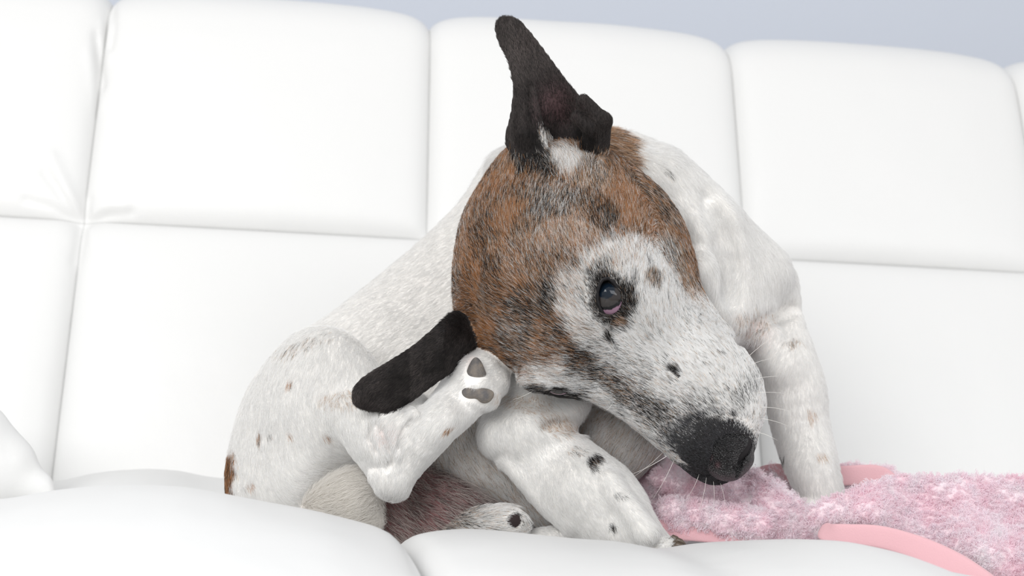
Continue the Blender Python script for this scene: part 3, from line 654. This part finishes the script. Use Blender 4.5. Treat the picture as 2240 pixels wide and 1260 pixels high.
pad1 = [(1038, 782), (1050, 788), (1058, 805), (1063, 822), (1050, 834), (1026, 838), (1021, 828), (1024, 805)]
pad2 = [(1010, 855), (1022, 848), (1042, 850), (1060, 850), (1078, 856), (1079, 868), (1068, 880), (1054, 881), (1042, 872), (1025, 873), (1012, 868)]
for pd in (pad1, pad2): keep &= ~((rid == METAT) & (poly_sd(np.array(pd, float), root[:, 0], root[:, 1]) > -4) & (root[:, 2] < 20))
bare = np.exp(-(((root[:, 0] - 1212) / 50) ** 2 + ((root[:, 1] - 232) / 55) ** 2)) * (rid == EARU); keep &= ~(rng.random(n) < bare * .9)
root, nr, rid = root[keep], nr[keep], rid[keep]; n = len(root); print('hairs', n)
fd = flow_dir(root); fd += rng.normal(0, .16, (n, 3)) * np.array([1, 1, .5])
fd -= (fd * nr).sum(1)[:, None] * nr; fd /= np.linalg.norm(fd, axis=1, keepdims=True) + 1e-9
lift = np.where(np.isin(rid, [LUMP, GROIN]), .75, np.where(rid == HEAD, .32, .25))[:, None] * rng.uniform(.55, 1.3, (n, 1))
Ln = (L[rid] * rng.uniform(.6, 1.2, n))
tuft = (np.hypot((root[:, 0] - 1250) / 50, (root[:, 1] - 365) / 45) < 1); Ln[tuft] *= 1.8; lift[tuft] *= 1.6
muz = (rid == HEAD) & (root[:, 0] + root[:, 1] > 2230); lift[muz] *= .65; Ln[muz] *= np.clip(1 - (root[muz, 0] + root[muz, 1] - 2230) / 700, .45, 1)
g = (rid == SHEATH) & (np.hypot(root[:, 0] - 1118, root[:, 1] - 1139) < 32); Ln[g] *= .4
nzf = (rid == HEAD) & (np.hypot((root[:, 0] - 1580) / 100, (root[:, 1] - 990) / 80) < 1); Ln[nzf] *= .5
ringe = (rid == HEAD) & (np.hypot(ex[keep] / 50, ey[keep] / 66) < 1); Ln[ringe] *= .55
K = 4; pts = np.zeros((n, K, 3))
for k in range(K):
    t = k / (K - 1); pts[:, k] = root + (fd * t * Ln[:, None]) + nr * (lift * Ln[:, None] * (t - .55 * t * t)) - nr * 1.2 * (k == 0)
Wh = coat(root, rid); cum = np.cumsum(Wh, 1); r = rng.random(n)[:, None] * cum[:, -1:]; cls = (r > cum).sum(1).clip(0, 3)
pal = np.stack([BLK, ORG, TAN, WHT]); hc = pal[cls] * np.where((rid == HEAD) | (cls < 3), rng.uniform(.75, 1.2, n), rng.uniform(.84, 1.03, n))[:, None]; hc = np.minimum(hc, .975)
earh = (rid == EARU) | (rid == EARL); hc[earh & (cls == 0)] = np.array([.046, .039, .037]) * rng.uniform(.2, 2.6, (int((earh & (cls == 0)).sum()), 1))
tone = 1 + 1.0 * np.exp(-(((root[:, 0] - 1150) / 60) ** 2 + ((root[:, 1] - 110) / 60) ** 2)) - .75 * np.exp(-(((root[:, 0] - 1262) / 60) ** 2 + ((root[:, 1] - 312) / 34) ** 2)) - .6 * np.exp(-(((root[:, 0] - 1170) / 34) ** 2 + ((root[:, 1] - 330) / 60) ** 2)) + .5 * noise3(root, 22, 41, 2)  # shade of the upper ear's cavity and fold put into the hair colour
hc[earh & (cls == 0) & (rid == EARU)] *= np.clip(tone, .15, 2.2)[earh & (cls == 0) & (rid == EARU)][:, None]
el = earh & (cls == 0) & (rid == EARL); hc[el] *= np.clip(1 + .9 * (820 - root[el, 0]) / 60 * (root[el, 0] < 900) * .5 - .35 * (root[el, 0] > 930) + .5 * noise3(root[el], 20, 43, 2), .2, 2.2)[:, None]  # lower ear's sheen put into the hair colour: lighter tip, darker base
g = (rid == HEAD) & (cls == 0) & (np.hypot((root[:, 0] - 1565) / 120, (root[:, 1] - 990) / 100) < 1); hc[g] = np.array([.050, .050, .054]) * rng.uniform(.15, 2.2, (int(g.sum()), 1)) ** 1.4
g = rid == LUMP; hc[g] = np.array([.95, .925, .885]) * rng.uniform(.88, 1., (int(g.sum()), 1))
g = rid == GROIN; hc[g] = np.array([.42, .37, .35]) * rng.uniform(.1, 1.9, (g.sum(), 1))
grizz = (rid == HEAD) & (cls != 3) & (rng.random(n) < .10) & (np.hypot((root[:, 0] - 1565) / 100, (root[:, 1] - 990) / 80) > 1); hc[grizz] = (.62, .58, .54)
def hair_object(name, pts, col, rad, material, parent, origin):
    n, K = pts.shape[:2]; c = bpy.data.hair_curves.new(name); c.add_curves([K] * n)
    Wp = (P(pts[..., 0], pts[..., 1], pts[..., 2]) - np.array(origin)).astype(np.float32)
    c.attributes['position'].data.foreach_set('vector', Wp.ravel())
    ra = c.attributes.get('radius') or c.attributes.new('radius', 'FLOAT', 'POINT')
    prof = np.linspace(1, .12, K); prof[0] = .9
    ra.data.foreach_set('value', (rad[:, None] * prof[None]).astype(np.float32).ravel())
    ca = c.attributes.new('Col', 'FLOAT_COLOR', 'CURVE'); C4 = np.ones((n, 4), np.float32); C4[:, :3] = col
    ca.data.foreach_set('color', C4.ravel()); c.materials.append(material)
    o = bpy.data.objects.new(name, c); COL.objects.link(o); o.parent = parent; o['kind'] = 'stuff'; return o
rad = np.where(rid == HEAD, .00011, .00012) * rng.uniform(.7, 1.25, n); rad[earh] *= .9
hair_object('fur', pts, hc, rad, M_fur, dog, dog_at)

# ---- eyes
def sphere_px(c, r, nu=48, nv=32):
    V = []; Fc = []
    for i in range(nv + 1):
        th = math.pi * i / nv
        for j in range(nu):
            ph = 2 * math.pi * j / nu; V.append((c[0] + r * math.sin(th) * math.cos(ph), c[1] + r * math.sin(th) * math.sin(ph), c[2] - r * math.cos(th)))
    for i in range(nv):
        for j in range(nu): Fc.append((i * nu + j, i * nu + (j + 1) % nu, (i + 1) * nu + (j + 1) % nu, (i + 1) * nu + j))
    return np.array(V), np.array(Fc)
def eye(c, r, gaze, name='eyeball'):
    V, Fc = sphere_px(c, r, 64, 48); g = np.array(gaze, float); g /= np.linalg.norm(g)
    d = ((V - np.array(c)) / r) @ g; ang = np.degrees(np.arccos(np.clip(d, -1, 1)))
    V = V + g * (np.clip((34 - ang) / 34, 0, 1) ** 1.2 * r * .10)[:, None]      # cornea bulge
    C = np.tile(lin((150, 118, 138)), (len(V), 1)); C[ang < 66] = (.004, .004, .005); C[ang < 54] = (.030, .026, .025); C[ang < 28] = (.005, .010, .018)  # bluish pupil: partly a reflection put into its colour
    o = mesh_obj(name, rel(dog, P(V[:, 0], V[:, 1], V[:, 2])), Fc, M_eye, dog); set_col(o, C); return o
eye((1333, 650, ew + 34), 41, (-.22, -.42, -1))
eye((1224, 828, lw + 40), 36, (-.05, .1, -1))
def rim(c, rx, ry, ang, wf, r, n=40, name='eyelid'):
    p = []
    for i in range(n + 1):
        t = 2 * math.pi * i / n; u, v = rx * math.cos(t), ry * math.sin(t) * (1 + .10 * abs(math.sin(t)) ** 4)
        a = math.radians(ang); x = c[0] + u * math.cos(a) - v * math.sin(a); y = c[1] + u * math.sin(a) + v * math.cos(a)
        p.append((x, y, wf(x, y)))
    p = np.array(p); Wp = P(p[:, 0], p[:, 1], p[:, 2]); V, Fc = tube(Wp, [r / F] * len(p), 8)
    mesh_obj(name, rel(dog, V), Fc, M_lid, dog)
def ring_w(x, y):                                                   # on the coat just around the opening
    dx, dy = x - 1331, y - 651; s = 1.16; return V_.front(1331 + dx * s, 651 + dy * s) + 3
rim((1331, 651), 25, 40, -8, ring_w, 4.8)
lp = np.array([(1160, 842, 0), (1190, 853, -14), (1225, 862, -22), (1258, 866, -22), (1290, 868, -14)], float); lp[:, 2] += -8
V, Fc2 = tube(P(lp[:, 0], lp[:, 1], lp[:, 2]), [3 / F, 7 / F, 9 / F, 7 / F, 3 / F], 8); mesh_obj('eyelid', rel(dog, V), Fc2, M_lid, dog)

# ---- nose: finer volume
nw = V_.front(1590, 985)
N_ = Vol((1500, 1690, 890, 1090, nw - 60, nw + 110), 1.6)
N_.ell((1592, 978, nw + 40), (50, 52, 54), 30, k=8, pid=1)
N_.ell((1624, 972, nw + 46), (25, 32, 44), -20, k=10, pid=1)
N_.ell((1627, 1003, nw + 50), (23, 28, 40), 10, k=6, pid=1)
N_.ell((1585, 1020, nw + 46), (44, 32, 48), 20, k=16, pid=1)
N_.ell((1566, 968, nw + 44), (34, 32, 48), 20, k=20, pid=1)
def nslit(pts, k=4):
    q = [(x, y, N_.front(x, y), rr) for x, y, rr in pts]
    for a_, b_ in zip(q[:-1], q[1:]): N_.cone((a_[0], a_[1], a_[2] + 2), (b_[0], b_[1], b_[2] + 2), a_[3] + 1, b_[3] + 1, k=k, cut=True)
nslit([(1639, 958, 3), (1641, 972, 6), (1634, 986, 7), (1624, 996, 6), (1619, 1010, 4.5), (1618, 1026, 3)])
nslit([(1629, 990, 7), (1622, 1000, 7)])
nslit([(1597, 940, 7), (1607, 938, 9), (1620, 942, 5), (1630, 948, 3)], 6)
nslit([(1606, 1022, 2), (1614, 1030, 2.5), (1612, 1042, 2)], 5)
pn, Fn, _ = N_.mesh()
cn = np.tile(np.array([.009, .0085, .0095]), (len(pn), 1)); t = noise3(pn, 12, 3, 2)[:, None]; cn *= 1 + .5 * t
for cx, cy, r in ((1552, 1000, 6), (1570, 1018, 6), (1572, 944, 6)):
    a = np.exp(-(((pn[:, 0] - cx) / r) ** 2 + ((pn[:, 1] - cy) / (r * 1.3)) ** 2))[:, None]; cn = cn * (1 - a) + np.array([.07, .032, .038]) * a
nose = mesh_obj('nose', rel(dog, P(pn[:, 0], pn[:, 1], pn[:, 2])), Fn, M_nose, dog); set_col(nose, cn)

# ---- pads under the raised paw
for pd in (pad1, pad2):
    c = np.array(pd, float).mean(0); wf = V_.front(c[0], c[1])
    v = Vol((c[0] - 70, c[0] + 70, c[1] - 60, c[1] + 60, wf - 40, wf + 60), 2.0)
    v.inflate(pd, [(c[0], c[1], wf - 3)], kap=.62, k=4, pid=1)
    pp, fp, _ = v.mesh(); mesh_obj('paw_pad', rel(dog, P(pp[:, 0], pp[:, 1], pp[:, 2])), fp, M_pad, dog)
# ---- claws and toes of the near front paw
for x0, y0, w0, x1, y1 in ((1464, 1184, -128, 1484, 1178), (1474, 1190, -146, 1494, 1184), (1472, 1200, -164, 1494, 1194)):
    p = [P(x0, y0, w0), P((x0 + x1) / 2, (y0 + y1) / 2 - 6, w0 - 4), P(x1 - 4, y1, w0 - 6), P(x1 + 6, y1 + 8, w0 - 6)]
    V, Fc2 = tube(p, [6 / F, 6 / F, 5 / F, 2 / F], 8); mesh_obj('claw', rel(dog, V), Fc2, M_claw, dog)
# ---- whiskers
for x0, y0, dx, dy, ln in [(1450, 990, -.75, .75, 95), (1458, 998, -.9, .6, 88), (1475, 1005, -.4, .95, 100), (1545, 1045, -.1, 1, 80), (1560, 1050, .15, 1, 66), (1530, 1035, -.3, 1, 60), (1575, 1055, .4, 1, 55), (1655, 860, 1, -.15, 60), (1660, 890, 1, 0, 70), (1662, 915, 1, .12, 66), (1655, 945, 1, .2, 50), (1632, 785, .75, -.75, 85), (1640, 800, .9, -.5, 50), (1650, 830, 1, -.3, 56), (1158, 850, -.4, .9, 46), (1170, 852, -.7, .5, 52), (1340, 880, -.2, 1, 20)]:
    w0 = V_.front(x0, y0) if V_.front(x0, y0) < 60 else -20
    d = np.array([dx, dy]) / math.hypot(dx, dy); pr = np.array([-d[1], d[0]]); p = []
    for t in np.linspace(0, 1, 7): c = np.array([x0, y0]) + d * ln * t + pr * 10 * t * t; p.append(P(c[0], c[1], w0 - 14 * t))
    V, Fc2 = tube(p, list(np.linspace(.55, .15, 7) / F), 5); mesh_obj('whisker', rel(dog, V), Fc2, M_whisk, dog)

# ------------------------------------------------------------------ pink fleece blanket
bl_at = P(1850, 1215, 100)
blanket = empty('blanket', bl_at, 'fluffy pink fleece blanket with a smooth pink edge crumpled on the sofa seat', 'blanket')
B_ = Vol((1340, 2420, 960, 1420, -420, 560), 5.0)
B_.inflate([(1345, 1090), (1400, 1030), (1470, 1000), (1560, 1020), (1640, 1030), (1700, 1052), (1745, 1090), (1800, 1150), (1795, 1192), (1720, 1196), (1640, 1182), (1560, 1158), (1480, 1150), (1400, 1145)], [(1400, 1060, 250), (1550, 1050, 200), (1550, 1140, 60), (1700, 1160, 20), (1740, 1100, 60)], kap=.9, k=14, pid=1, cap=34)
B_.cone((1470, 1120, 40), (1660, 1150, 0), 30, 34, k=18, pid=1)
B_.cone((1450, 1050, 180), (1560, 1085, 120), 26, 26, k=12, pid=1)
B_.cone((1560, 1060, 120), (1700, 1130, 60), 34, 30, k=16, pid=1)
B_.cone((1400, 1140, 60), (1500, 1150, 40), 26, 24, k=16, pid=1)
# the near fold at the right
B_.inflate([(1766, 1140), (1772, 1112), (1800, 1094), (1850, 1080), (1905, 1056), (1960, 1046), (2060, 1042), (2160, 1044), (2300, 1050), (2410, 1080), (2420, 1300), (2300, 1330), (2190, 1296), (2110, 1245), (2020, 1195), (1920, 1165), (1800, 1165)],
           [(1800, 1125, -95), (1900, 1140, -125), (2000, 1080, 40), (2200, 1080, 60), (2150, 1230, -160), (2350, 1300, -210)], kap=.9, k=4, pid=2, cap=48)
B_.inflate([(1660, 1040), (1700, 1018), (1760, 1030), (1840, 1020), (1920, 1018), (1965, 1040), (1960, 1090), (1850, 1110), (1700, 1090)], [(1800, 1060, 330)], kap=.9, k=10, pid=1, cap=22)
gx = np.stack(np.meshgrid(B_.x, B_.y, B_.w, indexing='ij'), -1)
band = np.abs(B_.F) < 26; qn = gx[band]; del gx
B_.F[band] += (4.5 * noise3(qn, 40, 21, 2) + 1.5 * noise3(qn, 13, 22, 1)).astype(np.float32)
pb, Fb, ib = B_.mesh()
PK0, PK1 = lin((255, 226, 234)), lin((255, 243, 247))
def pile_col(p): 
    t = np.clip(noise3(p, 30, 31, 3) * .8 + .5, 0, 1)[:, None]; return PK0 * (1 - t) + PK1 * t
sheet = mesh_obj('fleece_sheet', rel(blanket, P(pb[:, 0], pb[:, 1], pb[:, 2])), Fb, M_fleece, blanket); set_col(sheet, pile_col(pb) * .84)
bn = np.zeros((len(pb), 3)); fnb = np.cross(pb[Fb[:, 2]] - pb[Fb[:, 0]], pb[Fb[:, 3]] - pb[Fb[:, 1]]); arb = .5 * np.linalg.norm(fnb, axis=1)
for j in range(4): np.add.at(bn, Fb[:, j], fnb)
bn /= np.linalg.norm(bn, axis=1, keepdims=True) + 1e-9
gi = np.clip(((pb + bn * 8 - np.array([B_.x[0], B_.y[0], B_.w[0]])) / B_.vx).astype(int), 0, np.array(B_.F.shape) - 1)
if (B_.F[tuple(gi.T)] < 0).mean() > .5: bn = -bn; sheet.data.flip_normals()
# tufts: clumps of curled strands
vis = np.where((bn[Fb[:, 0], 2] < .5), 1.0, .15)
nt_ = rng.poisson(arb * .024 * vis); fi = np.repeat(np.arange(len(Fb)), nt_); m = len(fi)
rc = pb[Fb[fi]].mean(1) + rng.normal(0, 2, (m, 3)); nc = bn[Fb[fi, 0]]
S_ = 9; K = 6
tip = nc + rng.normal(0, .55, (m, 3)) + np.array([0, .15, 0]); tip /= np.linalg.norm(tip, axis=1, keepdims=True)
tl = rng.uniform(6, 11, m); ph = rng.uniform(0, 6.28, m)
pp = np.zeros((m, S_, K, 3)); side = np.cross(tip, rng.normal(0, 1, (m, 3))); side /= np.linalg.norm(side, axis=1, keepdims=True); sd2 = np.cross(tip, side)
rt = rng.normal(0, 3.4, (m, S_, 3))
for k in range(K):
    t = k / (K - 1); cen = rc + tip * (tl * t)[:, None] + side * (3.4 * t * np.cos(ph + 4.6 * t))[:, None] + sd2 * (3.4 * t * np.sin(ph + 4.6 * t))[:, None]
    pp[:, :, k] = cen[:, None] + rt * (1 - .45 * t) + rng.normal(0, .5, (m, S_, 3))
pp[:, :, 0] -= nc[:, None] * 3
pp = pp.reshape(-1, K, 3); pc = np.repeat(pile_col(rc), S_, 0) * rng.uniform(.93, 1.08, (len(pp), 1))
hair_object('pile', pp, np.minimum(pc, .95), np.full(len(pp), .00022), M_pile, blanket, bl_at); print('pile', len(pp))
# smooth edge bindings
def binding(pts, r, kap=1):
    c = spline(pts, 1) if False else np.array(pts, float); s = []
    for i in range(len(c) - 1):
        a, b_, cc, d = c[max(i - 1, 0)], c[i], c[i + 1], c[min(i + 2, len(c) - 1)]
        for t in np.arange(6) / 6: s.append(.5 * ((2 * b_) + (cc - a) * t + (2 * a - 5 * b_ + 4 * cc - d) * t * t + (3 * b_ - a - 3 * cc + d) * t ** 3))
    s.append(c[-1]); s = np.array(s); V = []; Fq = []; seg = 16
    for i, q in enumerate(s):
        t = s[min(i + 1, len(s) - 1)] - s[max(i - 1, 0)]; nrm = np.array([-t[1], t[0]]); nrm /= np.linalg.norm(nrm) + 1e-9
        rr = q[3] * (min(1, (i + .6) / 3) ** .5) * (min(1, (len(s) - i - .4) / 3) ** .5)
        for j in range(seg):
            a = 2 * math.pi * j / seg; u = math.copysign(abs(math.cos(a)) ** .8, math.cos(a)) * rr; dz = math.copysign(abs(math.sin(a)) ** .4, math.sin(a)) * rr * .26
            V.append((q[0] + nrm[0] * u, q[1] + nrm[1] * u, q[2] + dz))
    for i in range(len(s) - 1):
        for j in range(seg): k = (j + 1) % seg; Fq.append((i * seg + j, i * seg + k, (i + 1) * seg + k, (i + 1) * seg + j))
    Fq.append(tuple(range(seg))[::-1]); Fq.append(tuple((len(s) - 1) * seg + j for j in range(seg)))
    V = np.array(V); mesh_obj('edge_binding', rel(blanket, P(V[:, 0], V[:, 1], V[:, 2])), Fq, M_binding, blanket)
binding([(1794, 1156, -130, 19), (1815, 1167, -150, 22), (1850, 1170, -165, 24), (1920, 1174, -180, 25), (1990, 1193, -190, 27), (2050, 1221, -210, 32), (2110, 1260, -240, 38), (2200, 1330, -280, 42)], 20)
binding([(1420, 1150, 20, 18), (1470, 1160, 20, 20), (1530, 1165, 10, 20), (1600, 1176, 0, 16), (1660, 1186, -10, 10)], 18)
binding([(1650, 1036, 330, 12), (1700, 1030, 320, 16), (1760, 1044, 300, 20), (1860, 1040, 300, 22), (1920, 1040, 300, 22), (1950, 1060, 290, 20), (1960, 1090, 280, 18)], 18)

# ------------------------------------------------------------------ the seat gives way under the dog and the blanket
def unP(Wp):
    c = (Wp - CAM) @ R3; d = -c[:, 2]; return c[:, 0] / d * F + 1120, -c[:, 1] / d * F + 630, (d - 1) * F
def sample(vol, Wp):
    x, y, w_ = unP(Wp); g = np.stack([(x - vol.x[0]) / vol.vx, (y - vol.y[0]) / vol.vx, (w_ - vol.w[0]) / vol.vx], 1)
    ok = np.all((g > 0) & (g < np.array(vol.F.shape) - 2), axis=1); out = np.full(len(Wp), 99.)
    q = g[ok]; i = q.astype(int); f = q - i; v = 0
    for a_ in (0, 1):
        for b_ in (0, 1):
            for c_ in (0, 1):
                v = v + vol.F[i[:, 0] + a_, i[:, 1] + b_, i[:, 2] + c_] * (f[:, 0] if a_ else 1 - f[:, 0]) * (f[:, 1] if b_ else 1 - f[:, 1]) * (f[:, 2] if c_ else 1 - f[:, 2])
    out[ok] = v; return out
for o in [o for o in COL.objects if o.name.startswith('seat_cushion')]:
    n_ = len(o.data.vertices); V = np.zeros(n_ * 3, np.float32); o.data.vertices.foreach_get('co', V); V = V.reshape(-1, 3).astype(float) + sofa_at; half = n_ // 2; T = V[:half].copy()
    z0 = T[:, 2].copy()
    bd = np.concatenate([np.array([v.co for v in b.data.vertices]) + bl_at for b in COL.objects if b.name.startswith('edge_binding')])
    for i0 in range(0, half, 2000):
        T_ = T[i0:i0 + 2000]; dd = np.hypot(T_[:, None, 0] - bd[None, :, 0], T_[:, None, 1] - bd[None, :, 1]); zz = np.where(dd < .011, bd[None, :, 2], 9.).min(1)
        T[i0:i0 + 2000, 2] = np.minimum(T_[:, 2], zz - .002)
    for vol, mg in ((V_, 7), (B_, 16)):
        low = np.full(half, 9.)                                     # lowest body point above each cushion point
        for dz in np.arange(.03, -.16, -.003):
            q = T.copy(); q[:, 2] = z0 + dz; f = sample(vol, q); hit = f < mg; low = np.where(hit, np.minimum(low, q[:, 2] - .003), low)
        T[:, 2] = np.minimum(T[:, 2], low)
    V[:half] = T; V[half:, 2] = np.minimum(V[half:, 2], T[:, 2] - .012); o.data.vertices.foreach_set('co', (V - sofa_at).astype(np.float32).ravel()); o.data.update()
    print(o.name, 'pressed', (z0 - T[:, 2]).max())
